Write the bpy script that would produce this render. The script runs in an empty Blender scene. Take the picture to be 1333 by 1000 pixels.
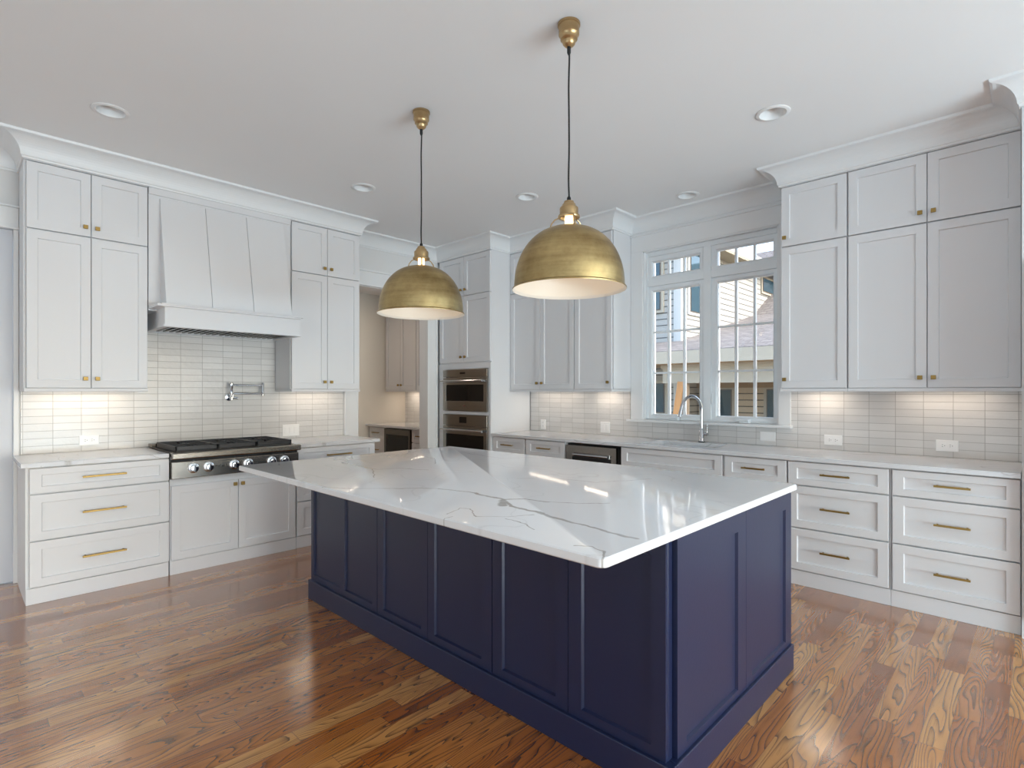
import bpy, bmesh, math, random
from mathutils import Vector, Matrix
random.seed(7)
C = bpy.context.scene.collection
SC = bpy.context.scene
PI = math.pi

def srgb(r, g, b):
    f = lambda v: (v/12.92 if v <= .04045 else ((v+.055)/1.055)**2.4)
    return (f(r/255), f(g/255), f(b/255), 1)

# ------------------------------------------------------------------ camera, world, sun, daylight, exposure
cam = bpy.data.cameras.new('camera'); co = bpy.data.objects.new('camera', cam); C.objects.link(co)
co.location = (0, 0, 1.3713); co.rotation_euler = (PI/2, 0, math.radians(43.99))
cam.sensor_fit = 'HORIZONTAL'; cam.sensor_width = 36; cam.lens = 706.1/1333*36
cam.shift_y = 10.2/1333; cam.clip_start = .05; cam.clip_end = 200
SC.camera = co
SC.view_settings.view_transform = 'Standard'; SC.view_settings.look = 'None'
SC.view_settings.exposure = -0.12; SC.view_settings.gamma = 1; SC.view_settings.use_curve_mapping = False
SC.cycles.max_bounces = 10; SC.cycles.diffuse_bounces = 6; SC.cycles.caustics_reflective = False; SC.cycles.caustics_refractive = False
SC.cycles.sample_clamp_indirect = 6

W = bpy.data.worlds.new('world'); SC.world = W; W.use_nodes = True
nt = W.node_tree; bg = nt.nodes['Background']
sky = nt.nodes.new('ShaderNodeTexSky'); sky.sky_type = 'NISHITA'; sky.sun_disc = False
sky.sun_elevation = math.radians(38); sky.sun_rotation = math.radians(82); sky.air_density = 1.0; sky.dust_density = 2.5; sky.ozone_density = 1.0
nt.links.new(sky.outputs[0], bg.inputs[0]); bg.inputs[1].default_value = 1.1

def lamp(name, kind, loc, energy, color=(1, 1, 1), size=None, direction=None, spread=None):
    l = bpy.data.lights.new(name, kind); l.energy = energy; l.color = color
    o = bpy.data.objects.new(name, l); C.objects.link(o); o.location = loc
    if kind == 'AREA':
        l.shape = 'RECTANGLE'; l.size, l.size_y = size
        if spread: l.spread = spread
    if kind == 'POINT' and size: l.shadow_soft_size = size
    if direction: o.rotation_euler = Vector(direction).to_track_quat('-Z', 'Y').to_euler()
    return o

sun = lamp('sun', 'SUN', (8, 8, 12), 1.0, (1, .96, .9), direction=(-.86, -.13, -.50)); sun.data.angle = math.radians(.6)
# daylight entering through the big windows of the living room behind the camera
lamp('daylight_right_windows', 'AREA', (4.7, 2.0, 1.45), 78, (.67, .88, 1), (4.4, 2.5), (-1, .05, -.5))
# added fill lamp by the right-hand windows, aimed up to brighten the ceiling
lamp('upward_fill_right', 'AREA', (4.65, 2.0, .45), 400, (.67, .88, 1), (4.4, 1.0), (-.6, 0, 1))
lamp('upward_fill_rear', 'AREA', (-.6, -3.5, .5), 80, (.67, .88, 1), (4.2, .9), (-.05, .5, 1))  # extra fill lamp behind the camera, added to lift ceiling and room

# ------------------------------------------------------------------ materials
def mat(name, col, rough=.5, metal=0, **kw):
    m = bpy.data.materials.new(name); m.use_nodes = True
    p = m.node_tree.nodes['Principled BSDF']
    p.inputs['Base Color'].default_value = col; p.inputs['Roughness'].default_value = rough; p.inputs['Metallic'].default_value = metal
    for k, v in kw.items(): p.inputs[k].default_value = v
    return m
class N:
    """tiny node-graph writer"""
    def __init__(s, m): s.m = m; s.t = m.node_tree; s.p = s.t.nodes['Principled BSDF']
    def n(s, kind, **kw):
        q = s.t.nodes.new(kind)
        for k, v in kw.items(): setattr(q, k, v)
        return q
    def put(s, sock, v):
        if hasattr(v, 'is_linked') or isinstance(v, bpy.types.NodeSocket): s.t.links.new(v, sock)
        else: sock.default_value = v
    def math(s, op, a, b=0.0, c=0.0):
        q = s.n('ShaderNodeMath', operation=op)
        s.put(q.inputs[0], a); s.put(q.inputs[1], b); s.put(q.inputs[2], c)
        return q.outputs[0]
    def xyz(s):
        tc = s.n('ShaderNodeTexCoord'); sp = s.n('ShaderNodeSeparateXYZ'); s.t.links.new(tc.outputs['Object'], sp.inputs[0])
        return sp.outputs
    def vec(s, x, y, z=0.0):
        q = s.n('ShaderNodeCombineXYZ')
        for i, v in enumerate((x, y, z)): s.put(q.inputs[i], v)
        return q.outputs[0]
    def noise(s, v, scale, detail=3, rough=.5, dist=0.0):
        q = s.n('ShaderNodeTexNoise'); s.put(q.inputs['Vector'], v)
        q.inputs['Scale'].default_value = scale; q.inputs['Detail'].default_value = detail; q.inputs['Roughness'].default_value = rough; q.inputs['Distortion'].default_value = dist
        return q.outputs[0]
    def ramp(s, f, stops):
        q = s.n('ShaderNodeValToRGB'); s.put(q.inputs[0], f); e = q.color_ramp.elements
        while len(e) < len(stops): e.new(.5)
        for el, (pos, c) in zip(e, stops): el.position = pos; el.color = c
        return q.outputs[0]
    def mix(s, f, a, b, blend='MIX'):
        q = s.n('ShaderNodeMix', data_type='RGBA', blend_type=blend)
        s.put(q.inputs[0], f); s.put(q.inputs[6], a); s.put(q.inputs[7], b)
        return q.outputs[2]
    def bump(s, h, strength=.3, dist=.01):
        q = s.n('ShaderNodeBump'); s.put(q.inputs['Height'], h); q.inputs['Strength'].default_value = strength; q.inputs['Distance'].default_value = dist
        s.t.links.new(q.outputs[0], s.p.inputs['Normal'])
    def base(s, c): s.put(s.p.inputs['Base Color'], c)
    def rough(s, c): s.put(s.p.inputs['Roughness'], c)

def painted(name, col, rough, amt=.0015):
    m = mat(name, col, rough); g = N(m); tc = g.n('ShaderNodeTexCoord')
    g.bump(g.noise(tc.outputs['Object'], 90, 2), .12, amt)
    c2 = tuple(v*.965 for v in col[:3])+(1,)
    g.base(g.mix(g.noise(tc.outputs['Object'], 1.3, 2), col, c2))
    return m
M = {}
M['cab'] = painted('cabinet_white_paint', srgb(226, 226, 228), .5)
M['cab'].node_tree.nodes['Principled BSDF'].inputs['Specular IOR Level'].default_value = .35
M['wall'] = painted('wall_paint', srgb(226, 226, 226), .7)
M['ceil'] = painted('ceiling_paint', srgb(240, 240, 240), .85)
M['trim'] = painted('trim_white_paint', srgb(234, 235, 236), .4)
M['door'] = painted('door_paint', srgb(212, 216, 224), .4)
M['navy'] = painted('navy_paint', srgb(25, 33, 64), .34)
M['beige'] = painted('pantry_wall_paint', srgb(226, 219, 208), .7)
M['winframe'] = painted('window_frame_vinyl', srgb(236, 240, 243), .35)
M['lightwhite'] = mat('downlight_white', srgb(235, 235, 235), .45)
M['lens'] = mat('downlight_lens', srgb(238, 238, 236), .3)
M['plate'] = mat('plastic_white', srgb(244, 244, 244), .35)
M['slot'] = mat('dark_slot', srgb(40, 40, 42), .5)
M['black'] = mat('cast_iron', srgb(30, 31, 36), .45)
M['cord'] = mat('black_cord', srgb(16, 16, 17), .6)
M['chrome'] = mat('chrome', srgb(200, 202, 206), .12, 1)
M['darkglass'] = mat('oven_glass', srgb(10, 10, 12), .06)
M['display'] = mat('display_black', srgb(8, 8, 10), .12)
M['rubber'] = mat('black_shadow_gap', srgb(18, 18, 20), .6)
M['sink'] = mat('sink_white', srgb(226, 228, 230), .2)

def steel():
    m = mat('brushed_steel', srgb(172, 166, 160), .28, 1); g = N(m); x, y, z = g.xyz()
    n = g.noise(g.vec(g.math('MULTIPLY', x, 2.0), g.math('MULTIPLY', y, 2.0), g.math('MULTIPLY', z, 240.0)), 1, 2)
    g.rough(g.math('MULTIPLY_ADD', n, .08, .20)); g.base(g.mix(n, srgb(144, 138, 131), srgb(158, 152, 145)))
    return m
M['steel'] = steel()
def brass(name, a, b, ro):
    m = mat(name, a, ro, 1); g = N(m); tc = g.n('ShaderNodeTexCoord')
    x, y, z = g.xyz()
    n = g.noise(tc.outputs['Object'], 6, 5, .65)
    h = g.noise(g.vec(g.math('MULTIPLY', x, 3.), g.math('MULTIPLY', y, 3.), g.math('MULTIPLY', z, 40.)), 1, 3)
    f = g.math('MULTIPLY_ADD', h, .35, g.math('MULTIPLY', n, .65))
    g.base(g.ramp(f, [(.3, a), (.68, b)])); g.rough(g.math('MULTIPLY_ADD', f, .25, ro-.1))
    return m
M['brass'] = brass('aged_brass', srgb(132, 108, 66), srgb(204, 182, 132), .34)
M['brassbright'] = brass('polished_brass', srgb(168, 140, 100), srgb(204, 178, 136), .32)
M['gold'] = brass('satin_gold', srgb(150, 122, 70), srgb(176, 148, 92), .5)
M['shadein'] = mat('shade_inner_enamel', srgb(238, 228, 214), .5)
def emit(name, col, s):
    m = mat(name, col, .4); p = m.node_tree.nodes['Principled BSDF']
    p.inputs['Emission Color'].default_value = col; p.inputs['Emission Strength'].default_value = s
    return m
M['bulb'] = emit('lit_bulb', srgb(255, 226, 178), 2.5)

def glass(name, tint, f0=.05):
    m = bpy.data.materials.new(name); m.use_nodes = True; t = m.node_tree; t.nodes.clear()
    o = t.nodes.new('ShaderNodeOutputMaterial'); mx = t.nodes.new('ShaderNodeMixShader'); tr = t.nodes.new('ShaderNodeBsdfTransparent'); gl = t.nodes.new('ShaderNodeBsdfGlossy')
    fr = t.nodes.new('ShaderNodeFresnel'); fr.inputs[0].default_value = 1.45; tr.inputs[0].default_value = tint; gl.inputs['Roughness'].default_value = .02
    t.links.new(fr.outputs[0], mx.inputs[0]); t.links.new(tr.outputs[0], mx.inputs[1]); t.links.new(gl.outputs[0], mx.inputs[2]); t.links.new(mx.outputs[0], o.inputs[0])
    return m
M['glass'] = glass('window_glass', (.97, .985, .98, 1))
M['coolerglass'] = glass('cooler_glass', (.86, .87, .87, 1))
M['bulbglass'] = glass('bulb_glass', (1, .95, .88, 1))

def quartz():
    m = mat('white_quartz', srgb(222, 223, 226), .07); g = N(m); x, y, z = g.xyz()
    rot = g.vec(g.math('ADD', g.math('MULTIPLY', x, .55), g.math('MULTIPLY', y, .45)), g.math('SUBTRACT', g.math('MULTIPLY', y, 1.5), g.math('MULTIPLY', x, .35)), z)
    warp = g.noise(rot, 2.6, 4, .6)
    wv = g.vec(g.math('ADD', g.math('MULTIPLY', x, .55), g.math('MULTIPLY', warp, .35)), g.math('ADD', g.math('SUBTRACT', g.math('MULTIPLY', y, 1.35), g.math('MULTIPLY', x, .30)), g.math('MULTIPLY', warp, .42)), z)
    n = g.noise(wv, 1.25, 1.5, .45)
    d = g.math('ABSOLUTE', g.math('SUBTRACT', n, .5))
    fine = g.math('MAXIMUM', g.math('SUBTRACT', 1.0, g.math('DIVIDE', d, .0030)), 0)
    th = g.noise(rot, 1.7, 2)                                  # veins thicken in places
    wide = g.math('MAXIMUM', g.math('SUBTRACT', 1.0, g.math('DIVIDE', d, g.math('MULTIPLY_ADD', g.math('POWER', th, 5.0), .10, .001))), 0)
    n2 = g.noise(wv, 2.7, 2, .5); d2 = g.math('ABSOLUTE', g.math('SUBTRACT', n2, .47))
    f2 = g.math('MAXIMUM', g.math('SUBTRACT', 1.0, g.math('DIVIDE', d2, .003)), 0)
    gate = g.math('GREATER_THAN', g.noise(rot, 1.1, 1), .52)
    v = g.math('MINIMUM', g.math('ADD', g.math('MAXIMUM', g.math('MULTIPLY', fine, .6), g.math('MULTIPLY', wide, .45)), g.math('MULTIPLY', g.math('MULTIPLY', f2, gate), .4)), 1.0)
    cloud = g.noise(rot, 1.2, 3)
    basec = g.mix(cloud, srgb(228, 229, 232), srgb(214, 215, 219))
    g.base(g.mix(v, basec, srgb(150, 146, 142)))
    return m
M['quartz'] = quartz()
VEINS = [(-3.239, 1.77, -3.0, 1.744, 0.007), (-3.0, 1.744, -2.796, 1.754, 0.007), (-2.796, 1.754, -2.746, 1.87, 0.007), (-2.746, 1.87, -2.571, 1.926, 0.007), (-2.848, 1.749, -2.532, 1.564, 0.004), (-2.458, 1.242, -2.309, 1.342, 0.006), (-2.309, 1.342, -2.043, 1.599, 0.006), (-2.043, 1.599, -1.822, 1.647, 0.006), (-1.822, 1.647, -1.632, 1.632, 0.011), (-1.632, 1.632, -1.505, 1.549, 0.011), (-1.505, 1.549, -1.355, 1.566, 0.011), (-1.355, 1.566, -1.167, 1.515, 0.011), (-1.167, 1.515, -1.033, 1.51, 0.009), (-1.033, 1.51, -0.886, 1.486, 0.009), (-1.632, 1.632, -1.567, 1.696, 0.009), (-1.567, 1.696, -1.464, 1.716, 0.009), (-1.615, 1.615, -1.54, 1.535, 0.024), (-1.586, 1.297, -1.622, 1.395, 0.0035), (-1.622, 1.395, -1.584, 1.412, 0.0035), (-1.584, 1.412, -1.48, 1.338, 0.0035), (-1.48, 1.338, -1.403, 1.403, 0.0035), (-1.403, 1.403, -1.344, 1.531, 0.0035), (-1.371, 1.391, -1.279, 1.384, 0.0035), (-1.279, 1.384, -1.201, 1.348, 0.0035), (-0.995, 1.291, -0.941, 1.315, 0.004), (-0.941, 1.315, -0.884, 1.289, 0.004), (-0.884, 1.289, -0.825, 1.192, 0.004), (-1.464, 1.716, -1.363, 1.769, 0.0045), (-1.363, 1.769, -1.268, 1.882, 0.0045), (-3.213, 2.338, -2.975, 2.312, 0.0035), (-2.975, 2.312, -2.741, 2.145, 0.0035), (-3.084, 2.671, -2.638, 2.638, 0.0035), (-2.638, 2.638, -2.513, 2.82, 0.0035), (-1.67, 1.129, -1.531, 1.164, 0.0035), (-1.531, 1.164, -1.546, 1.282, 0.0035), (-1.962, 2.078, -1.86, 2.213, 0.003), (-1.86, 2.213, -1.594, 2.262, 0.003), (-1.594, 2.262, -1.459, 2.564, 0.003)]
def quartz_island():
    # the island slab has a few long grey-brown veins of its own; each is a warped polyline in the slab's plane
    m = mat('veined_island_quartz', srgb(226, 227, 230), .06); g = N(m); x, y, z = g.xyz(); t = g.t
    wx = g.math('ADD', g.math('ADD', x, -2.203), g.math('MULTIPLY_ADD', g.noise(g.vec(x, y), 4, 4, .6), .09, -.045))
    wy = g.math('ADD', g.math('ADD', y, 2.081), g.math('MULTIPLY_ADD', g.noise(g.vec(y, x, 3.0), 4, 4, .6), .09, -.045))
    p = g.vec(wx, wy)
    def vm(op, a, b=None, sc=None):
        q = g.n('ShaderNodeVectorMath', operation=op); g.put(q.inputs[0], a)
        if b is not None: g.put(q.inputs[1], b)
        if sc is not None: g.put(q.inputs['Scale'], sc)
        return q.outputs['Value'] if op in ('DOT_PRODUCT', 'LENGTH') else q.outputs['Vector']
    best = 9.0
    for ax, ay, bx, by, w in VEINS:
        d = (bx-ax, by-ay, 0); L2 = d[0]**2+d[1]**2
        pa = vm('SUBTRACT', p, (ax, ay, 0)); h = g.math('MULTIPLY', vm('DOT_PRODUCT', pa, d), 1/L2); h.node.use_clamp = True
        dist = g.math('MULTIPLY', vm('LENGTH', vm('SUBTRACT', pa, vm('SCALE', d, sc=h))), 1/w)
        best = g.math('MINIMUM', best, dist)
    v = g.math('MAXIMUM', g.math('SUBTRACT', 1.0, best), 0); v = g.math('MINIMUM', g.math('MULTIPLY', v, 2.2), 1.0)
    v = g.math('MULTIPLY', v, g.math('MULTIPLY_ADD', g.noise(p, 9, 3), .9, .3))
    n = g.noise(g.vec(g.math('MULTIPLY', wx, .7), wy), 1.6, 2, .5); d2 = g.math('ABSOLUTE', g.math('SUBTRACT', n, .5))
    faint = g.math('MULTIPLY', g.math('MAXIMUM', g.math('SUBTRACT', 1.0, g.math('DIVIDE', d2, .004)), 0), .16)
    cloud = g.noise(p, 1.4, 3)
    c = g.mix(cloud, srgb(231, 232, 235), srgb(219, 220, 224)); c = g.mix(faint, c, srgb(150, 148, 146))
    g.base(g.mix(g.math('MINIMUM', v, .8), c, srgb(150, 145, 140)))
    return m
M['quartz_island'] = quartz_island()

def tile(name, axis, phase_a, pitch):
    m = mat(name, srgb(220, 218, 216), .18, **{'Specular IOR Level': .32}); g = N(m); o = g.xyz()
    a = g.math('SUBTRACT', o[axis], phase_a); zz = g.math('SUBTRACT', o[2], 1.2995-.0546*20); v = g.vec(g.math('ADD', a, pitch*60), zz)
    br = g.n('ShaderNodeTexBrick', offset=0, squash=1); g.t.links.new(v, br.inputs['Vector'])
    br.inputs['Scale'].default_value = 1; br.inputs['Brick Width'].default_value = pitch; br.inputs['Row Height'].default_value = .0546
    br.inputs['Mortar Size'].default_value = .0016; br.inputs['Mortar Smooth'].default_value = .3; br.inputs['Bias'].default_value = 0
    br.inputs['Color1'].default_value = srgb(226, 225, 224); br.inputs['Color2'].default_value = srgb(214, 213, 212); br.inputs['Mortar'].default_value = srgb(160, 158, 156)
    streak = g.noise(g.vec(g.math('MULTIPLY', a, 5.), g.math('MULTIPLY', zz, 60.)), 1, 4, .6)
    g.base(g.mix(g.math('MULTIPLY', streak, .35), br.outputs[0], srgb(196, 194, 192), 'MIX'))
    cell = g.n('ShaderNodeTexWhiteNoise', noise_dimensions='2D')
    g.t.links.new(g.vec(g.math('FLOOR', g.math('DIVIDE', g.math('ADD', a, pitch*60), pitch)), g.math('FLOOR', g.math('DIVIDE', zz, .0546))), cell.inputs['Vector'])
    sp = g.n('ShaderNodeSeparateColor'); g.t.links.new(cell.outputs['Color'], sp.inputs[0])
    lx = g.math('FRACT', g.math('DIVIDE', g.math('ADD', a, pitch*60), pitch)); lz = g.math('FRACT', g.math('DIVIDE', zz, .0546))
    tilt = g.math('ADD', g.math('MULTIPLY', lx, g.math('MULTIPLY_ADD', sp.outputs[0], 1.2, -.6)), g.math('MULTIPLY', lz, g.math('MULTIPLY_ADD', sp.outputs[1], .8, -.4)))
    wav = g.noise(g.vec(a, zz), 28, 2, .5)
    h = g.math('ADD', g.math('MULTIPLY', br.outputs['Fac'], -1.0), g.math('ADD', g.math('MULTIPLY', wav, 1.5), tilt))
    g.bump(h, .55, .0022)
    return m
M['tileA'] = tile('glazed_stacked_tile_left', 1, 1.204, .168)
M['tileB'] = tile('glazed_stacked_tile_right', 0, -1.399, .165)

def floor_mat():
    m = mat('oak_floor', srgb(140, 90, 55), .2, **{'Coat Weight': 1.0, 'Coat Roughness': .15, 'Coat IOR': 1.85}); g = N(m); x, y, z = g.xyz()
    w = .083
    row = g.math('FLOOR', g.math('DIVIDE', x, w))
    r1 = g.n('ShaderNodeTexWhiteNoise', noise_dimensions='1D'); g.put(r1.inputs['W'], row)
    yo = g.math('ADD', y, g.math('MULTIPLY', r1.outputs[0], 7.0))
    L = g.math('MULTIPLY_ADD', r1.outputs[0], .55, .62)
    seg = g.math('FLOOR', g.math('DIVIDE', yo, L))
    r2 = g.n('ShaderNodeTexWhiteNoise', noise_dimensions='2D'); g.t.links.new(g.vec(row, seg), r2.inputs['Vector'])
    sp = g.n('ShaderNodeSeparateColor'); g.t.links.new(r2.outputs['Color'], sp.inputs[0])
    off = g.math('MULTIPLY', sp.outputs[0], 40.)
    # cathedral figure: contour lines of a stretched noise field, shifted per board
    f = g.noise(g.vec(g.math('MULTIPLY_ADD', x, 9.0, off), g.math('MULTIPLY_ADD', y, 1.0, off), off), 1, 1.6, .42, .25)
    ring = g.math('FRACT', g.math('ADD', g.math('MULTIPLY', f, g.math('MULTIPLY_ADD', sp.outputs[1], 12., 17.)), g.math('MULTIPLY', x, g.math('MULTIPLY', sp.outputs[0], 60.))))
    line = g.math('POWER', ring, 3.2)
    fine = g.noise(g.vec(g.math('MULTIPLY_ADD', x, 230., off), g.math('MULTIPLY', y, 7.), off), 1, 3, .6)
    pore = g.math('GREATER_THAN', fine, .6)
    dark = g.math('MINIMUM', g.math('ADD', g.math('MULTIPLY', line, .80), g.math('MULTIPLY', pore, .18)), 1.0)
    base = g.ramp(sp.outputs[2], [(0, srgb(156, 86, 30)), (.4, srgb(182, 110, 44)), (.75, srgb(200, 132, 62)), (1, srgb(220, 162, 94))])
    tone = g.noise(g.vec(g.math('MULTIPLY_ADD', x, 10., off), g.math('MULTIPLY', y, 1.2), off), 1, 2)
    base = g.mix(g.math('MULTIPLY', tone, .4), base, srgb(118, 60, 18))
    col = g.mix(dark, base, srgb(54, 25, 9))
    ex = g.math('ABSOLUTE', g.math('SUBTRACT', g.math('FRACT', g.math('DIVIDE', x, w)), .5))
    seam = g.math('GREATER_THAN', ex, .491)
    ey = g.math('ABSOLUTE', g.math('SUBTRACT', g.math('FRACT', g.math('DIVIDE', yo, L)), .5))
    seam = g.math('MAXIMUM', seam, g.math('GREATER_THAN', ey, .4987))
    col = g.mix(g.math('MULTIPLY', seam, .6), col, srgb(48, 26, 14))
    g.base(col); g.rough(g.math('MULTIPLY_ADD', fine, .12, .17))
    g.bump(g.math('SUBTRACT', 1.0, g.math('MAXIMUM', g.math('MULTIPLY', dark, .35), seam)), .12, .002)
    return m
M['floor'] = floor_mat()
def siding(name, col, axis_pitch=.2):
    m = mat(name, col, .7); g = N(m); x, y, z = g.xyz()
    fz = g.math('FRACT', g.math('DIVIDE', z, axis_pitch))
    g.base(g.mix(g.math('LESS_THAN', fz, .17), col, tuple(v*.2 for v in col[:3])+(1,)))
    g.bump(g.math('SUBTRACT', 1., fz), .6, .02)
    return m
M['siding'] = siding('lap_siding', srgb(152, 150, 144))
M['sidingtan'] = siding('porch_siding', srgb(176, 158, 134))
M['exttrim'] = mat('exterior_trim', srgb(160, 152, 136), .6)
M['extwhite'] = mat('exterior_white_trim', srgb(184, 184, 180), .6)
M['extdark'] = mat('exterior_dark_frame', srgb(80, 72, 66), .5)
M['extglass'] = mat('exterior_window_glass', srgb(36, 62, 74), .05)
def shingle():
    m = mat('roof_shingles', srgb(150, 140, 132), .9); g = N(m); x, y, z = g.xyz()
    br = g.n('ShaderNodeTexBrick'); g.t.links.new(g.vec(x, y), br.inputs['Vector'])
    br.inputs['Scale'].default_value = 1; br.inputs['Brick Width'].default_value = .3; br.inputs['Row Height'].default_value = .22; br.inputs['Mortar Size'].default_value = .02
    br.inputs['Color1'].default_value = srgb(124, 117, 112); br.inputs['Color2'].default_value = srgb(84, 78, 74); br.inputs['Mortar'].default_value = srgb(60, 55, 52)
    tc = g.n('ShaderNodeTexCoord'); n = g.noise(tc.outputs['Object'], 3, 4, .7)
    g.base(g.mix(g.math('MULTIPLY', n, .6), br.outputs[0], srgb(140, 133, 128)))
    return m
M['shingle'] = shingle()
def pine():
    m = mat('pine_lumber', srgb(200, 146, 84), .6); g = N(m); x, y, z = g.xyz()
    n = g.noise(g.vec(g.math('MULTIPLY', x, 30.), g.math('MULTIPLY', y, 30.), g.math('MULTIPLY', z, 2.)), 1, 3)
    g.base(g.mix(n, srgb(192, 142, 82), srgb(154, 100, 50)))
    return m
M['pine'] = pine()
M['ground'] = mat('yard_ground', srgb(168, 156, 138), .95)

# ------------------------------------------------------------------ mesh helpers
class B:
    def __init__(s): s.b = bmesh.new()
    def box(s, x0, x1, y0, y1, z0, z1):
        v = [s.b.verts.new((x, y, z)) for x in (x0, x1) for y in (y0, y1) for z in (z0, z1)]
        for f in ((0, 1, 3, 2), (4, 6, 7, 5), (0, 4, 5, 1), (2, 3, 7, 6), (0, 2, 6, 4), (1, 5, 7, 3)): s.b.faces.new([v[i] for i in f])
        return s
    def loops(s, rings, cap0=True, cap1=True, closed=True):
        R = [[s.b.verts.new(p) for p in r] for r in rings]; n = len(R[0])
        for a, c in zip(R, R[1:]):
            for i in range(n if closed else n-1):
                j = (i+1) % n; s.b.faces.new((a[i], a[j], c[j], c[i]))
        if cap0: s.b.faces.new(R[0][::-1])
        if cap1: s.b.faces.new(R[-1])
        return s
    def rects(s, ls):               # nested rectangles (x0,x1,z0,z1,y)
        return s.loops([[(a, y, c), (b_, y, c), (b_, y, d), (a, y, d)] for a, b_, c, d, y in ls])
    def tube(s, pts, r, seg=10, r_end=None):
        pts = [Vector(p) for p in pts]; rings = []
        t0 = (pts[1]-pts[0]).normalized(); up = Vector((0, 0, 1)) if abs(t0.z) < .9 else Vector((1, 0, 0)); nrm = (up-t0*up.dot(t0)).normalized()
        for i, p in enumerate(pts):
            t = ((pts[min(i+1, len(pts)-1)]-pts[max(i-1, 0)])).normalized()
            nrm = (nrm-t*nrm.dot(t)).normalized(); bn = t.cross(nrm)
            rr = r if r_end is None else r+(r_end-r)*i/(len(pts)-1)
            rings.append([p+(nrm*math.cos(a)+bn*math.sin(a))*rr for a in (2*PI*k/seg for k in range(seg))])
        return s.loops(rings)
    def lathe(s, prof, c=(0, 0, 0), seg=32, cap=True, axis='z'):
        rings = []
        for r, h in prof:
            ring = []
            for k in range(seg):
                a = 2*PI*k/seg; u, v = r*math.cos(a), r*math.sin(a)
                p = (u, v, h) if axis == 'z' else (u, h, v) if axis == 'y' else (h, u, v)
                ring.append((c[0]+p[0], c[1]+p[1], c[2]+p[2]))
            rings.append(ring)
        return s.loops(rings, cap, cap)
    def prism(s, poly, y0, y1, axis='y'):
        f = (lambda p, d: (p[0], d, p[1])) if axis == 'y' else (lambda p, d: (d, p[0], p[1])) if axis == 'x' else (lambda p, d: (p[0], p[1], d))
        return s.loops([[f(p, y0) for p in poly], [f(p, y1) for p in poly]])
    def build(s, name, m, parent=None, loc=None, smooth=False, bevel=0, rotz=0):
        bmesh.ops.recalc_face_normals(s.b, faces=s.b.faces)
        me = bpy.data.meshes.new(name); s.b.to_mesh(me); s.b.free()
        me.materials.append(M[m] if isinstance(m, str) else m)
        if smooth:
            for p in me.polygons: p.use_smooth = True
            me.set_sharp_from_angle(angle=math.radians(38))
        o = bpy.data.objects.new(name, me); C.objects.link(o)
        if parent: o.parent = parent
        if loc: o.location = loc
        if rotz: o.rotation_euler.z = rotz
        if bevel:
            bv = o.modifiers.new('bevel', 'BEVEL'); bv.width = bevel; bv.segments = 2; bv.limit_method = 'ANGLE'; bv.angle_limit = math.radians(40)
        return o

def tag(o, label=None, cat=None, group=None, kind=None):
    if label: o['label'] = label
    if cat: o['category'] = cat
    if group: o['group'] = group
    if kind: o['kind'] = kind
    return o
def thing(name, label, cat, loc, rotz=0, group=None):
    o = bpy.data.objects.new(name, None); o.empty_display_size = .1; C.objects.link(o)
    o.location = loc; o.rotation_euler = (0, 0, rotz)
    return tag(o, label, cat, group)
def struct(name, b, m, **kw):
    o = b.build(name, m, **kw); o['kind'] = 'structure'; return o

XW, YW, ZC = -5.27, 4.81, 3.10        # tiled range wall plane, tiled window wall plane, ceiling
# ------------------------------------------------------------------ room shell
struct('floor', B().box(-7.1, 5.0, -3.8, 5.0, -.12, 0), 'floor')
LIGHTS = ((-4.09, .685), (-1.171, 3.54), (-4.088, 2.427), (-3.24, 3.547), (-2.2, 4.499))
b = B()                                # ceiling slab with five round cut-outs for the recessed lights
ceil_o = struct('ceiling', B().box(-5.42, 5.0, -3.8, 5.0, ZC, ZC+.12), 'ceil')
for x, y in LIGHTS: b.lathe([(.078, ZC-.02), (.078, ZC+.09)], (x, y, 0), 40)
cut = b.build('cutter', 'ceil'); bo_ = ceil_o.modifiers.new('cut', 'BOOLEAN'); bo_.object = cut; bo_.operation = 'DIFFERENCE'; bo_.solver = 'EXACT'
me_ = bpy.data.meshes.new_from_object(ceil_o.evaluated_get(bpy.context.evaluated_depsgraph_get())); ceil_o.modifiers.clear(); ceil_o.data = me_; bpy.data.objects.remove(cut)
b = B()                                # range wall, with a door on the left and the cased pantry opening on the right
b.box(-5.42, -5.28, -3.8, -.75, 0, ZC); b.box(-5.42, -5.28, -.75, .316, 2.54, ZC); b.box(-5.42, -5.28, .316, 3.055, 0, ZC)
b.box(-5.42, -5.28, 3.055, 3.985, 2.53, ZC); b.box(-5.42, -5.28, 3.985, 4.82, 0, ZC)
struct('wall_left', b, 'wall')
WX0, WX1, WZ0, WZ1 = -2.82, -1.543, 1.09, 2.77
b = B(); b.box(-7.1, WX0, 4.82, 5.0, 0, ZC).box(WX1, 5.0, 4.82, 5.0, 0, ZC).box(WX0, WX1, 4.82, 5.0, 0, WZ0).box(WX0, WX1, 4.82, 5.0, WZ1, ZC)
struct('wall_back', b, 'wall')
b = B(); b.box(4.85, 5.0, -3.8, -.2, 0, ZC).box(4.85, 5.0, 4.2, 4.82, 0, ZC).box(4.85, 5.0, -.2, 4.2, 0, .25).box(4.85, 5.0, -.2, 4.2, 2.85, ZC)
struct('wall_right', b, 'wall')
struct('sun_blocker_slab', B().box(5.0, 11.5, -6, 9, 2.92, 3.06), 'ceil')   # unseen slab added to keep the sun out of the right wall opening
b = B(); b.box(-5.28, 4.85, -3.8, -3.65, 1.3, ZC).box(-5.28, -2.8, -3.8, -3.65, 0, 1.3).box(1.6, 4.85, -3.8, -3.65, 0, 1.3)
struct('wall_front', b, 'wall')
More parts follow.
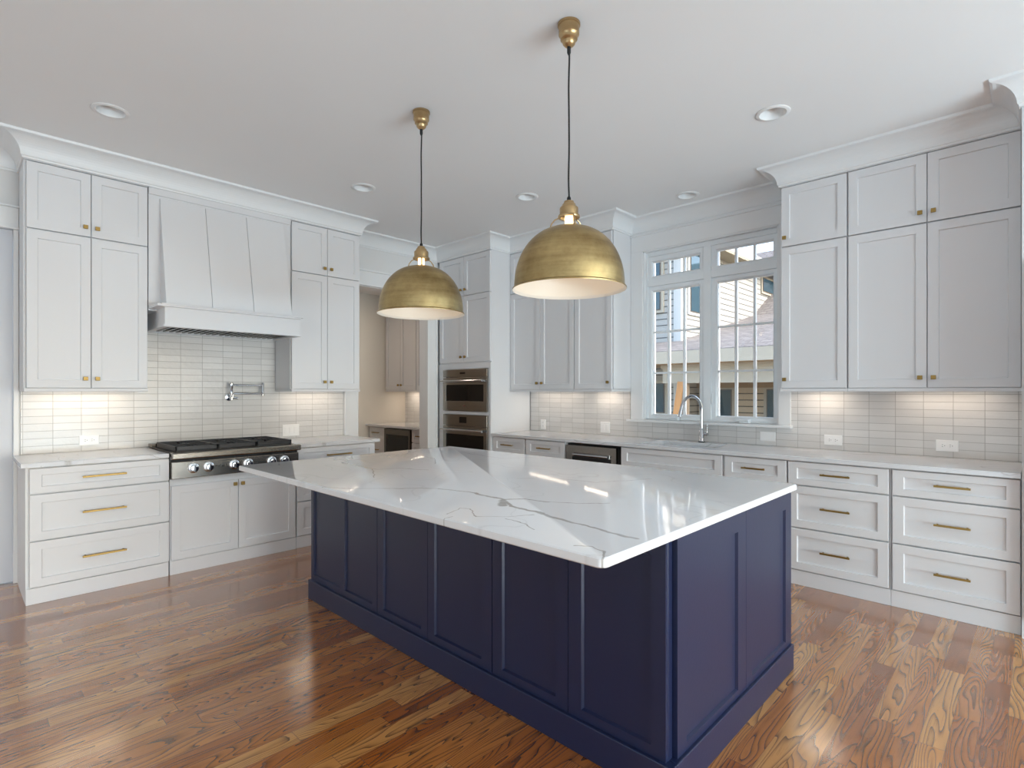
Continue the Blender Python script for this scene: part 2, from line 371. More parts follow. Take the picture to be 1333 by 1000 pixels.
# pantry beyond the opening
b = B(); b.box(-7.1, -6.9, 2.2, 4.82, 0, 2.78)
struct('wall_pantry_end', b, 'beige')
struct('wall_pantry_side', B().box(-6.9, -5.42, 2.05, 2.2, 0, 2.78), 'beige')
struct('ceiling_pantry', B().box(-7.1, -5.42, 2.05, 4.82, 2.78, 2.9), 'ceil')
# glazed tile
b = B(); b.box(-5.28, XW, .354, 2.89, .9, 1.375).box(-5.28, XW, 1.06, 2.172, 1.375, 1.96)
struct('wall_tile_left', b, 'tileA')
b = B(); b.box(-4.335, -2.97, YW, 4.82, .9, 1.375).box(-2.97, -1.462, YW, 4.82, .9, 1.072).box(-1.462, -.055, YW, 4.82, .9, 1.375)
struct('wall_tile_back', b, 'tileB')
struct('wall_tile_pantry', B().box(-6.9, -5.42, YW, 4.82, .9, 1.375), 'tileB')

# crown moulding: one cove profile swept round walls and cabinet tops
def crown(name, path, close_ends=True):
    prof = [(0, 2.950), (.010, 2.950), (.012, 2.962), (.018, 2.967)]
    prof += [(.018+.100*(1-math.cos(t)), 2.967+.113*math.sin(t)) for t in (PI/2*k/10 for k in range(1, 11))]
    prof += [(.128, 3.084), (.132, 3.0995), (0, 3.0995)]
    P = [Vector(p) for p in path]; rings = []
    for i, p in enumerate(P):
        ds = []
        if i > 0: ds.append((P[i]-P[i-1]).normalized())
        if i < len(P)-1: ds.append((P[i+1]-P[i]).normalized())
        ns = [Vector((d.y, -d.x)) for d in ds]
        off = ns[0] if len(ns) == 1 else (ns[0]+ns[1])/(1+ns[0].dot(ns[1]))
        rings.append([(p.x+off.x*o, p.y+off.y*o, z) for o, z in prof])
    return struct(name, B().loops(rings), 'trim')
UA, UB, TW = -4.906, 4.459, 4.146     # crown base lines just behind the upper door planes
crown('trim_1', [(-5.279, -3.6), (-5.279, .345), (UA, .345), (UA, 2.875), (-5.279, 2.875), (-5.279, TW), (-4.335, TW), (-4.335, UB), (-2.955, UB), (-2.955, 4.818), (-1.42, 4.818), (-1.42, UB), (-.056, UB), (-.056, 4.12), (1.0, 4.12)])

# door and casings on the left of the range wall
b = B(); b.box(-5.28, -5.262, .314, .344, .215, 2.54).box(-5.28, -5.255, .312, .346, 0, .215).box(-5.28, -5.262, -.9, .344, 2.545, 2.69).box(-5.28, -5.235, -.92, .349, 2.69, 2.703).box(-5.28, -5.235, -.9, .346, 2.532, 2.545)
struct('trim_2', b, 'trim', bevel=.003)
struct('door_1', B().box(-5.34, -5.30, -.75, .313, .005, 2.535), 'door')
# pantry opening casing
b = B(); b.box(-5.42, -5.248, 3.04, 3.056, 0, 2.53).box(-5.42, -5.262, 3.984, 4.0, 0, 2.53).box(-5.28, -5.25, 2.896, 3.056, 0, 2.53).box(-5.28, -5.236, 2.893, 2.915, 0, 2.53)
b.box(-5.28, -5.25, 3.985, 4.125, 0, 2.53).box(-5.28, -5.236, 4.105, 4.125, 0, 2.53).box(-5.28, -5.25, 2.893, 4.125, 2.53, 2.69).box(-5.28, -5.23, 2.885, 4.13, 2.685, 2.705).box(-5.28, -5.243, 2.893, 4.125, 2.53, 2.541).box(-5.42, -5.262, 3.056, 3.984, 2.52, 2.53)
struct('trim_3', b, 'trim', bevel=.003)

# ------------------------------------------------------------------ cabinet parts (local frame: x along the wall, -y into the room)
def shaker(x0, x1, z0, z1, yf, t=.02, st=.057, rail=None, rec=.011):
    r = rail or st; e = .0018
    return B().rects([(x0, x1, z0, z1, yf+t), (x0, x1, z0, z1, yf+e), (x0+e, x1-e, z0+e, z1-e, yf), (x0+st, x1-st, z0+r, z1-r, yf), (x0+st+.003, x1-st-.003, z0+r+.003, z1-r-.003, yf+rec)])
def add_pull(parent, x, z, yf, L):
    b = B(); b.box(x-L/2, x+L/2, yf-.036, yf-.026, z-.006, z+.006)
    for s in (-1, 1): b.box(x+s*(L/2-.016)-.005, x+s*(L/2-.016)+.005, yf-.027, yf, z-.005, z+.005)
    return tag(b.build('pull', 'gold', parent, bevel=.0012), 'satin gold bar pull')
def add_knob(parent, x, z, yf):
    b = B(); b.lathe([(.007, 0), (.006, -.016)], (x, yf, z), 12, axis='y'); b.box(x-.0135, x+.0135, yf-.027, yf-.015, z-.0135, z+.0135)
    return tag(b.build('knob', 'gold', parent, bevel=.0015), 'square gold knob')
WALLS = {'A': (lambda a: (XW, a), PI/2), 'B': (lambda a: (a, YW), 0)}
def cab_root(name, label, wall, a0, a1, z0, cat='cabinet', group=None):
    f, rz = WALLS[wall]; ac = (a0+a1)/2; x, y = f(ac)
    return thing(name, label, cat, (x, y, z0), rz, group), ac
BASE_W = {'A': .638, 'B': .637}; UP_W = {'A': .362, 'B': .353}
def base_cabinet(label, wall, a0, a1, drawers=(), doors=(), pulls=(), knobs=(), group='white shaker base cabinets', top=.882, sunken=False):
    """drawers: (a0,a1,z0,z1,pull_length); doors: (a0,a1,z0,z1,knob_a,knob_z)"""
    r, ac = cab_root('base_cabinet', label, wall, a0, a1, 0, group=group); w = BASE_W[wall]
    if not sunken: B().box(a0-ac, a1-ac, -(w-.028), -.012, 0, top).build('body', 'cab', r)
    else:          # open top under a sunken appliance
        b = B(); b.box(a0-ac, a0-ac+.018, -(w-.02), -.012, 0, top).box(a1-ac-.018, a1-ac, -(w-.02), -.012, 0, top).box(a0-ac+.018, a1-ac-.018, -(w-.02), -(w-.04), 0, top).box(a0-ac+.018, a1-ac-.018, -(w-.04), -.012, 0, .11)
        b.build('body', 'cab', r)
    B().box(a0-ac, a1-ac, -(w-.012), -(w-.0205), 0, .104).build('base_board', 'cab', r, bevel=.002)
    for d in drawers:
        x0, x1, z0, z1, L = d; st = .05 if z1-z0 < .2 else .06
        o = shaker(x0-ac, x1-ac, z0, z1, -w, st=.058, rail=st-.008).build('drawer', 'cab', r)
        if L: add_pull(o, (x0+x1)/2-ac, (z0+z1)/2+.005, -w, L)
    for x0, x1, z0, z1, ka, kz in doors:
        o = shaker(x0-ac, x1-ac, z0, z1, -w).build('door', 'cab', r)
        if ka is not None: add_knob(o, ka-ac, kz, -w)
    return r
Z1, Z2, Z3 = (.714, .875), (.412, .705), (.112, .403)
def bank(x0, x1, L): return [(x0, x1)+Z1+(L,), (x0, x1)+Z2+(L,), (x0, x1)+Z3+(L,)]
base_cabinet('white drawer base with three gold bar pulls left of the gas rangetop', 'A', .335, 1.130, bank(.353, 1.130, .246))
base_cabinet('white two-door base cabinet with square gold knobs below the gas rangetop', 'A', 1.138, 2.096, doors=[(1.146, 1.615, .112, .666, 1.588, .634), (1.619, 2.088, .112, .666, 1.646, .634)], top=.715, sunken=True)
base_cabinet('white drawer base right of the gas rangetop, partly behind the island', 'A', 2.0985, 2.888, bank(2.104, 2.874, .246))
base_cabinet('narrow white base with one gold pull in view, beside the oven tower', 'B', -4.333, -3.840, bank(-4.322, -3.849, .17))
base_cabinet('white base cabinet with a gold pull just left of the dishwasher', 'B', -3.838, -3.301, bank(-3.828, -3.312, .17))
base_cabinet('white sink base with a plain long false front under the window', 'B', -2.682, -1.748, drawers=[(-2.671, -1.757)+Z1+(None,)], doors=[(-2.671, -2.216, .112, .705, -2.25, .66), (-2.212, -1.757, .112, .705, -2.178, .66)], sunken=True)
base_cabinet('narrow white drawer base just right of the sink base', 'B', -1.746, -1.284, bank(-1.738, -1.290, .17))
base_cabinet('white three-drawer base beside the island corner, left of the rightmost drawer base', 'B', -1.282, -.668, bank(-1.277, -.678, .178))
base_cabinet('white three-drawer base at the far right end of the window wall', 'B', -.666, -.058, bank(-.657, -.062, .173))

def wall_cabinet(label, wall, a0, a1, cols, z0=1.375, zb=1.399, zm=2.4845, zt=2.940, group='white shaker upper cabinets', ztop=2.96, rows=2):
    """cols: (a0,a1,knob_a)"""
    r, ac = cab_root('wall_cabinet', label, wall, a0, a1, z0, group=group); w = UP_W[wall]
    b = B(); b.box(a0-ac, a1-ac, -(w-.028), -.012, zb-.004-z0, ztop-z0)
    b.box(a0-ac, a0-ac+.018, -(w-.02), -.012, 0, zb-z0).box(a1-ac-.018, a1-ac, -(w-.02), -.012, 0, zb-z0)
    b.build('body', 'cab', r)
    B().box(a0-ac, a1-ac, -w-.004, -(w-.022), -.001, .021).build('light_rail', 'cab', r, bevel=.002)
    if rows == 2: B().box(a0-ac, a1-ac, -w+.003, -(w-.021), zt+.006-z0, ztop-z0).build('frieze', 'cab', r)
    for x0, x1, ka in cols:
        for (q0, q1, kz) in ([(zb, zm-.0045, 1.466), (zm+.0045, zt, 2.552)] if rows == 2 else [(zb, zt, 1.466)]):
            o = shaker(x0-ac, x1-ac, q0-z0, q1-z0, -w).build('door', 'cab', r)
            add_knob(o, ka-ac, kz-z0, -w)
    return r
wall_cabinet('white four-door upper cabinet left of the range hood', 'A', .345, 1.058, [(.358, .7065, .674), (.7105, 1.053, .743)])
wall_cabinet('white four-door upper cabinet right of the range hood', 'A', 2.172, 2.875, [(2.178, 2.523, 2.491), (2.527, 2.868, 2.559)])
wall_cabinet('white four-door upper cabinet beside the oven tower, partly behind the nearer pendant', 'B', -4.333, -3.418, [(-4.330, -3.884, -3.917), (-3.880, -3.420, -3.847)])
wall_cabinet('narrow white upper cabinet touching the left side of the window', 'B', -3.416, -2.955, [(-3.412, -2.962, -2.998)])
wall_cabinet('narrow white upper cabinet touching the right side of the window', 'B', -1.42, -.969, [(-1.413, -.974, -1.386)])
wall_cabinet('wide white four-door upper cabinet at the far right end of the window wall', 'B', -.967, -.057, [(-.963, -.5155, -.549), (-.5105, -.062, -.478)])

# tall oven tower
r, ac = cab_root('tall_cabinet', 'tall white tower holding two steel wall ovens beside the pantry opening', 'B', -5.245, -4.336, 0)
w = .666; L, R_ = -5.245-ac, -4.336-ac
b = B(); b.box(L, L+.02, -(w-.02), -.012, 0, 2.96).box(R_-.02, R_, -(w-.02), -.012, 0, 2.96).box(L+.02, R_-.02, -.03, -.012, 0, 2.96)
b.box(L+.02, R_-.02, -(w-.02), -.03, 1.66, 2.96).box(L+.02, R_-.02, -(w-.02), -.03, 0, .38)
b.build('body', 'cab', r)
b = B(); b.box(L, L+.105, -(w-.006), -(w-.0215), 0, 1.70).box(R_-.035, R_, -(w-.006), -(w-.0215), 0, 1.70).box(L+.105, R_-.035, -(w-.006), -(w-.0215), 1.637, 1.70).box(L+.105, R_-.035, -(w-.006), -(w-.0215), 1.108, 1.144).box(L+.105, R_-.035, -(w-.006), -(w-.0215), 0, .375)
b.build('face_frame', 'cab', r)
B().box(L, R_, -w+.003, -(w-.021), 2.946, 2.96).build('frieze', 'cab', r)
for x0, x1, ka in ((-5.228, -4.786, -4.820), (-4.782, -4.340, -4.748)):
    for z0, z1, kz in ((1.715, 2.480, 1.776), (2.489, 2.940, 2.555)):
        o = shaker(x0-ac, x1-ac, z0, z1, -w).build('door', 'cab', r); add_knob(o, ka-ac, kz, -w)

def wall_oven(label, x0, x1, z0, z1, ctrl, yw, disp, win, badge=False):
    xc = (x0+x1)/2; h = (x1-x0)/2; r = thing('wall_oven', label, 'oven', (xc, 4.17, z0), 0, 'steel wall ovens in the tower'); H = z1-z0; y = yw-4.17
    B().box(-h+.02, h-.02, y+.03, .5, .01, H-.01).build('body', 'steel', r)
    B().box(-h, h, y, y+.03, H-ctrl+.002, H).build('control_panel', 'steel', r, bevel=.002)
    B().box(disp[0]-xc, disp[1]-xc, y-.0015, y+.001, disp[2]-z0, disp[3]-z0).build('display', 'display', r)
    wz0, wz1 = win[0]-z0, win[1]-z0
    b = B(); b.rects([(-h, h, 0, H-ctrl-.004, y+.03), (-h, h, 0, H-ctrl-.004, y), (-h+.055, h-.055, wz0, wz1, y), (-h+.058, h-.058, wz0+.003, wz1-.003, y+.006)])
    d = b.build('door', 'steel', r, bevel=.0015)
    B().box(-h+.058, h-.058, y+.001, y+.0058, wz0+.003, wz1-.003).build('door_glass', 'darkglass', d)
    hz = H-ctrl-.045; b = B(); b.tube([(-h+.02, y-.055, hz), (h-.02, y-.055, hz)], .0125, 14)
    for s in (-1, 1): b.box(s*(h-.05)-.014, s*(h-.05)+.014, y-.055, y, hz-.013, hz+.013)
    b.build('handle', 'chrome', d, smooth=True, bevel=.001)
    if badge: B().box(-.02, .02, y-.0015, y+.001, .055, .067).build('badge', mat('dark_red_badge', srgb(96, 44, 42), .4), d)
wall_oven('upper steel wall oven with a wide black window in the white tower', -5.14, -4.372, 1.149, 1.63, .088, 4.128, (-4.83, -4.74, 1.578, 1.60), (1.262, 1.455), True)
wall_oven('lower steel wall oven with a black display, half hidden behind the island', -5.14, -4.372, .385, 1.103, .128, 4.128, (-4.84, -4.715, 1.010, 1.080), (.50, .875))

# dishwasher
r = thing('dishwasher', 'steel dishwasher under the counter between drawer base and sink base', 'dishwasher', (-2.994, 4.2, 0))
B().box(-.298, .298, 0, .58, .1, .87).build('body', 'rubber', r)
B().box(-.296, .272, -.032, -.002, .115, .858).build('door', 'steel', r, bevel=.003)
b = B(); b.loops([[(x, y, z) for x in (-.20,)for y, z in ((-.033, .792), (-.066, .782), (-.066, .768), (-.033, .752))], [(.20, y, z) for y, z in ((-.033, .792), (-.066, .782), (-.066, .768), (-.033, .752))]])
b.build('handle', 'chrome', r, bevel=.004); B().box(-.22, .22, -.0335, -.0315, .715, .752).build('handle_recess', 'rubber', r)
B().box(-.296, .296, -.005, .02, 0, .095).build('base_board', 'cab', r)

# ------------------------------------------------------------------ countertops
def slab(name, label, x0, x1, y0, y1, bev=.003, hole=None, z0=.884, z1=.914, group=None):
    b = B()
    if not hole: b.box(x0, x1, y0, y1, z0, z1)
    else:
        hx0, hx1, hy0, hy1, rad = hole
        ring = []
        for cx, cy, a0 in ((hx1-rad, hy1-rad, 0), (hx0+rad, hy1-rad, PI/2), (hx0+rad, hy0+rad, PI), (hx1-rad, hy0+rad, 1.5*PI)):
            ring += [(cx+rad*math.cos(a0+k*PI/12), cy+rad*math.sin(a0+k*PI/12)) for k in range(7)]
        out = []
        cor = ((x1, y1), (x0, y1), (x0, y0), (x1, y0))
        for q in range(4):
            for k in range(7):
                hx, hy = ring[q*7+k]; c = cor[q]
                if k == 3: out.append(c)
                elif (k < 3) == (q in (0, 2)): out.append((c[0], hy))
                else: out.append((hx, c[1]))
        b.loops([[(x, y, z1) for x, y in ring], [(x, y, z1) for x, y in out], [(x, y, z0) for x, y in out], [(x, y, z0) for x, y in ring], ], False, False)
        b.loops([[(x, y, z0) for x, y in ring], [(x, y, z1) for x, y in ring]], False, False)
        bmesh.ops.remove_doubles(b.b, verts=b.b.verts, dist=1e-5)
    xc, yc = (x0+x1)/2, (y0+y1)/2
    o = b.build(name, 'quartz', bevel=bev)
    me = o.data
    me.transform(Matrix.Translation((-xc, -yc, -z0))); o.location = (xc, yc, z0)
    return tag(o, label, 'countertop', group)
slab('countertop', 'white quartz counter piece left of the gas rangetop', -5.268, -4.612, .31, 1.126, group='white quartz wall counters')
slab('countertop', 'white quartz counter piece right of the rangetop ending at the pantry opening', -5.268, -4.612, 2.112, 2.92, group='white quartz wall counters')
slab('countertop', 'long white quartz counter under the window with the sink cutout', -4.334, -.058, 4.153, 4.808, hole=(-2.56, -1.90, 4.29, 4.66, .05), group='white quartz wall counters')

# sink (undermount basin) and faucet
def rrect(x0, x1, y0, y1, rad, z):
    P = []
    for cx, cy, a0 in ((x1-rad, y1-rad, 0), (x0+rad, y1-rad, PI/2), (x0+rad, y0+rad, PI), (x1-rad, y0+rad, 1.5*PI)):
        P += [(cx+rad*math.cos(a0+k*PI/12), cy+rad*math.sin(a0+k*PI/12), z) for k in range(7)]
    return P
r = thing('sink', 'undermount sink basin set into the counter below the window', 'sink', (-2.23, 4.475, .70))
b = B(); b.loops([rrect(-.345, .345, -.2, .2, .06, .183), rrect(-.33, .33, -.185, .185, .05, .183), rrect(-.325, .325, -.18, .18, .06, .02), rrect(-.27, .27, -.13, .13, .06, .006)], False, True)
b.loops([rrect(-.345, .345, -.2, .2, .06, .183), rrect(-.34, .34, -.195, .195, .06, 0)], False, True)
b.build('basin', 'sink', r, smooth=True)
B().lathe([(.045, .0065), (.045, .010), (.03, .010), (.028, .0085)], (0, .02, 0), 24).build('drain', 'chrome', r, smooth=True)
r = thing('faucet', 'chrome gooseneck faucet standing behind the sink', 'faucet', (-2.176, 4.725, .9145))
b = B(); b.lathe([(.026, 0), (.026, .012), (.023, .016), (.023, .11), (.017, .118), (.0135, .13)], seg=24); b.build('base', 'chrome', r, smooth=True)
B().lathe([(.0275, 0), (.0275, .009), (.0262, .0095)], seg=24).build('base_ring', 'rubber', r, smooth=True)
dx, dy = -.064, -.255; pts = [(0, 0, .12), (0, 0, .20), (0, 0, .29)]
for k in range(1, 13):
    t = PI*k/12*.93; u = (1-math.cos(t))/2/.99
    pts.append((dx*u, dy*u, .29+.128*math.sin(t)))
b = B(); b.tube(pts, .0125, 14); b.build('spout', 'chrome', r, smooth=True)
e = Vector(pts[-1]); d = (e-Vector(pts[-2])).normalized()
B().tube([e-d*.01, e+d*.03, e+d*.085], .0155, 14, .0165).build('spray_head', 'chrome', r, smooth=True)
B().tube([(.012, 0, .075), (.062, -.008, .075)], .013, 14).build('handle_hub', 'chrome', r, smooth=True)
B().tube([(.052, -.006, .08), (.054, -.006, .12), (.058, -.006, .165)], .0055, 10, .004).build('handle_lever', 'chrome', r, smooth=True)

# ------------------------------------------------------------------ gas rangetop
r = thing('rangetop', 'steel six-knob gas rangetop with black grates on the left wall', 'cooktop', (-4.95, 1.62, .72))
X = lambda x: x+4.95
Yr = lambda y: y-1.62
z_ = lambda z: z-.72
B().box(X(-5.245), X(-4.64), Yr(1.137), Yr(2.097), z_(.722), z_(.915)).build('body', 'steel', r)
b = B(); b.box(X(-4.64), X(-4.592), Yr(1.137), Yr(2.097), z_(.722), z_(.848)); b.build('control_panel', 'steel', r, bevel=.004)
b = B(); b.box(X(-4.64), X(-4.615), Yr(1.14), Yr(2.094), z_(.848), z_(.868)); b.build('vent_slot', 'rubber', r)
b = B(); b.box(X(-4.628), X(-4.572), Yr(1.134), Yr(2.112), z_(.867), z_(.917)).box(X(-4.67), X(-4.628), Yr(1.137), Yr(2.097), z_(.867), z_(.917)); b.build('bullnose', 'steel', r, bevel=.009)
b = B(); b.box(X(-5.262), X(-5.20), Yr(1.134), Yr(2.10), z_(.915), z_(.946)); b.build('rear_trim', 'steel', r, bevel=.003)
B().box(X(-5.20), X(-4.66), Yr(1.15), Yr(2.085), z_(.9155), z_(.919)).build('burner_pan', 'black', r)
for i in range(3):
    y0 = 1.175+i*.2955; y1 = y0+.292; ym = (y0+y1)/2; x0, x1 = -5.185, -4.645; xm = (x0+x1)/2
    b = B(); t = .012; zt, zb = z_(.958), z_(.936)
    for yy in (y0, y1-t): b.box(X(x0), X(x1), Yr(yy), Yr(yy+t), z_(.92), zt)
    for xx in (x0, x1-t, xm-t/2): b.box(X(xx), X(xx+t), Yr(y0), Yr(y1), z_(.926) if xx != xm-t/2 else zb, zt)
    for xc_ in ((x0+xm)/2, (x1+xm)/2):
        b.box(X(xc_-.12), X(xc_-.035), Yr(ym-.006), Yr(ym+.006), zb, zt); b.box(X(xc_+.035), X(xc_+.12), Yr(ym-.006), Yr(ym+.006), zb, zt)
        b.box(X(xc_-.006), X(xc_+.006), Yr(y0), Yr(ym-.035), zb, zt); b.box(X(xc_-.006), X(xc_+.006), Yr(ym+.035), Yr(y1), zb, zt)
    b.build('grate', 'black', r, bevel=.002)
    for xc_ in ((x0+xm)/2, (x1+xm)/2):
        b = B(); b.lathe([(.055, z_(.919)), (.052, z_(.926)), (.04, z_(.928)), (.04, z_(.936)), (.02, z_(.940))], (X(xc_), Yr(ym), 0), 24); b.build('burner', 'black', r, smooth=True)
for ky in (1.279, 1.385, 1.571, 1.677, 1.865, 1.971):
    kx = X(-4.592); kz = z_(.794)
    b = B(); b.lathe([(.038, -.001), (.038, .008), (.032, .011)], (kx, Yr(ky), kz), 24, axis='x'); bz = b.build('bezel', 'chrome', r, smooth=True)
    b = B(); b.lathe([(.025, .009), (.027, .030), (.0255, .046), (.018, .048)], (kx, Yr(ky), kz), 24, axis='x'); kn = b.build('knob', 'chrome', r, smooth=True)
    B().box(kx+.046, kx+.054, Yr(ky)-.005, Yr(ky)+.005, kz-.024, kz+.024).build('grip', 'chrome', kn, bevel=.001)
    B().lathe([(.005, .0), (.005, .006)], (kx, Yr(ky), z_(.852)), 10, axis='x').build('indicator', 'chrome', r)
cu = bpy.data.curves.new('emblem', 'FONT'); cu.body = 'WOLF'; cu.size = .026; cu.extrude = .0008; cu.align_x = 'CENTER'; cu.align_y = 'CENTER'
to = bpy.data.objects.new('emblem_tmp', cu); C.objects.link(to)
me = bpy.data.meshes.new_from_object(to.evaluated_get(bpy.context.evaluated_depsgraph_get())); bpy.data.objects.remove(to)
me.transform(Matrix.Scale(1.35, 4, (1, 0, 0))); me.materials.append(M['slot'])
eo = bpy.data.objects.new('emblem', me); C.objects.link(eo); eo.parent = r; eo.location = (X(-4.5915), Yr(1.475), z_(.794)); eo.rotation_euler = (PI/2, 0, PI/2)

# ------------------------------------------------------------------ range hood
r = thing('range_hood', 'white tapered board range hood above the gas rangetop', 'range hood', (-5.27, 1.617, 1.868))
hx = lambda x: x+5.27
hy = lambda y: y-1.617
hz = lambda z: z-1.868
B().box(hx(-5.258), hx(-4.922), hy(1.062), hy(2.168), hz(2.0), hz(2.96)).build('back_panel', 'cab', r)
B().box(hx(-4.922), hx(-4.909), hy(1.062), hy(2.168), hz(2.90), hz(2.96)).build('frieze', 'cab', r)
b = B(); b.prism([(hx(-4.93), hz(2.035)), (hx(-4.738), hz(2.035)), (hx(-4.921), hz(2.878)), (hx(-4.93), hz(2.878))], hy(1.140), hy(2.098)); b.build('chimney', 'cab', r)
for y0, y1 in ((1.136, 1.4545), (1.4595, 1.775), (1.780, 2.102)):
    b = B(); b.prism([(hx(-4.748), hz(2.036)), (hx(-4.728), hz(2.036)), (hx(-4.911), hz(2.88)), (hx(-4.926), hz(2.88))], hy(y0), hy(y1)); b.build('board', 'cab', r, bevel=.0015)
b = B(); b.box(hx(-5.258), hx(-4.72), hy(1.119), hy(1.139), hz(1.874), hz(2.012)).box(hx(-5.258), hx(-4.72), hy(2.134), hy(2.154), hz(1.874), hz(2.012)).box(hx(-4.72), hx(-4.70), hy(1.119), hy(2.154), hz(1.874), hz(2.012))
b.build('apron', 'cab', r)
b = B(); b.box(hx(-5.258), hx(-4.675), hy(1.066), hy(2.160), hz(2.012), hz(2.030)).box(hx(-4.93), hx(-4.668), hy(1.092), hy(2.178), hz(2.024), hz(2.036)); b.build('shelf', 'cab', r, bevel=.002)
b = B(); b.box(hx(-4.74), hx(-4.69), hy(1.108), hy(2.166), hz(1.862), hz(1.874)).box(hx(-5.2), hx(-4.74), hy(1.108), hy(1.15), hz(1.862), hz(1.874)).box(hx(-5.2), hx(-4.74), hy(2.124), hy(2.166), hz(1.862), hz(1.874)).box(hx(-5.258), hx(-5.2), hy(1.108), hy(2.166), hz(1.862), hz(1.874))
b.build('bottom_lip', 'cab', r, bevel=.001)
B().box(hx(-5.19), hx(-4.75), hy(1.155), hy(2.119), hz(1.8805), hz(1.90)).build('filter_housing', 'rubber', r)
for i in range(2):
    b = B(); y0 = 1.17+i*.475
    for k in range(10): b.box(hx(-5.17), hx(-4.77), hy(y0+k*.046), hy(y0+k*.046+.017), hz(1.864), hz(1.880))
    b.build('baffle_filter', 'steel', r)

# pot filler
r = thing('pot_filler', 'chrome folding pot filler on the tile above the rangetop', 'faucet', (-5.27, 1.757, 1.30))
b = B(); b.lathe([(.032, .002), (.032, .010), (.016, .014), (.014, .07)], (0, 0, .022), 24, axis='x'); b.build('flange', 'chrome', r, smooth=True)
b = B(); b.lathe([(.016, .0), (.016, .05), (.011, .055), (.011, .10), (.014, .105), (.014, .15), (.010, .155)], (.07, 0, 0), 20); b.tube([(.07, 0, .022), (.07, .05, .014)], .010, 12); b.build('valve', 'chrome', r, smooth=True)
b = B(); b.tube([(.07, 0, .132), (.07, .135, .132), (.074, .272, .132)], .0085, 12); b.lathe([(.012, .035), (.012, .15), (.009, .155)], (.074, .272, 0), 18); b.build('upper_arm', 'chrome', r, smooth=True)
b = B(); b.tube([(.082, .272, .055), (.088, .14, .055), (.092, .015, .055), (.092, .004, .045), (.092, .002, .02)], .0085, 12); b.build('lower_arm', 'chrome', r, smooth=True)

# ------------------------------------------------------------------ outlets and switches
def plate(name, label, wall, a, z, wd, ht, slots, yoff=0.0, cat='outlet'):
    f, rz = WALLS[wall]; x, y = f(a); r = thing(name, label, cat, (x, y, z), rz, 'white wall plates on the tile')
    b = B(); b.rects([(-wd/2, wd/2, -ht/2, ht/2, -.0005), (-wd/2, wd/2, -ht/2, ht/2, -.004), (-wd/2+.003, wd/2-.003, -ht/2+.003, ht/2-.003, -.0065)]); b.build('cover_plate', 'plate', r)
    if slots == 'outlet':
        for s in (-1, 1):
            B().box(s*.021-.016, s*.021+.016, -.0085, -.006, -.017, .017).build('receptacle', 'plate', r, bevel=.001)
            b = B(); b.box(s*.021-.007, s*.021-.001, -.0092, -.0086, .005, .0075).box(s*.021-.007, s*.021-.001, -.0092, -.0086, -.0075, -.005).box(s*.021+.006, s*.021+.010, -.0092, -.0086, -.002, .002); b.build('slots', 'slot', r)
    elif slots == 'outlet_v':
        for s in (-1, 1):
            B().box(-.017, .017, -.0085, -.006, s*.021-.016, s*.021+.016).build('receptacle', 'plate', r, bevel=.001)
            b = B(); b.box(-.0075, -.005, -.0092, -.0086, s*.021, s*.021+.007).box(.005, .0075, -.0092, -.0086, s*.021, s*.021+.007); b.build('slots', 'slot', r)
    elif slots: 
        for k in range(slots):
            xx = (k-(slots-1)/2)*.046; B().box(xx-.0165, xx+.0165, -.0095, -.006, -.033, .033).build('rocker', 'plate', r, bevel=.001)
    return r
plate('wall_outlet', 'white outlet on the tile left of the rangetop', 'A', .747, .998, .124, .078, 'outlet')
plate('light_switch', 'white triple switch plate on the tile right of the rangetop', 'A', 2.327, .995, .165, .114, 3, cat='switch')
plate('wall_outlet', 'white upright outlet plate closest to the oven tower', 'B', -4.134, .992, .075, .114, 'outlet_v')
plate('light_switch', 'white double switch plate on the tile just left of the window', 'B', -3.272, .997, .118, .114, 2, cat='switch')
plate('cover_plate', 'blank cover plate on the tile beneath the right window sash', 'B', -1.632, .993, .124, .078, None, cat='wall plate')
plate('wall_outlet', 'white outlet on the tile under the narrow cabinet right of the window', 'B', -1.142, .993, .124, .078, 'outlet')
plate('wall_outlet', 'white outlet nearest the right edge of the photo', 'B', -.442, .997, .124, .078, 'outlet')

# ------------------------------------------------------------------ window
fy0, fy1 = 4.85, 4.90
gl = [(-2.746, -2.262), (-2.092, -1.607)]; zl = (1.152, 2.372); zt_ = (2.524, 2.664)
rw = bpy.data.objects.new('window_1', None); C.objects.link(rw); rw.location = (-2.18, 4.86, 1.09); rw['kind'] = 'structure'
ox, oy, oz = -2.18, 4.86, 1.09
def wbox(b, x0, x1, y0, y1, z0, z1): b.box(x0-ox, x1-ox, y0-oy, y1-oy, z0-oz, z1-oz)
b = B()   # casing, stool and head board on the room side
wbox(b, -2.952, WX0, 4.79, 4.8195, 1.095, WZ1); wbox(b, WX1, -1.448, 4.79, 4.8195, 1.095, WZ1)
wbox(b, -2.952, -1.421, 4.792, 4.8195, WZ1, 2.955); wbox(b, -2.952, -1.421, 4.775, 4.8195, 2.925, 2.94)
b.build('window_casing', 'trim', rw, bevel=.003)
b = B(); wbox(b, -2.985, -1.435, 4.755, 4.85, 1.072, 1.095); b.build('window_sill', 'trim', rw, bevel=.004)
b = B(); wbox(b, WX0-.002, WX0+.012, 4.80, 4.99, WZ0, WZ1); wbox(b, WX1-.012, WX1+.002, 4.80, 4.99, WZ0, WZ1); wbox(b, WX0, WX1, 4.80, 4.99, WZ1-.012, WZ1+.002); wbox(b, WX0, WX1, 4.851, 4.99, WZ0-.002, WZ0+.01); b.build('window_jamb', 'trim', rw)
b = B()   # fixed frame, mullion and transom bar
wbox(b, WX0+.012, -2.79, fy0-.005, 4.95, 1.10, 2.758); wbox(b, -1.573, WX1-.012, fy0-.005, 4.95, 1.10, 2.758)
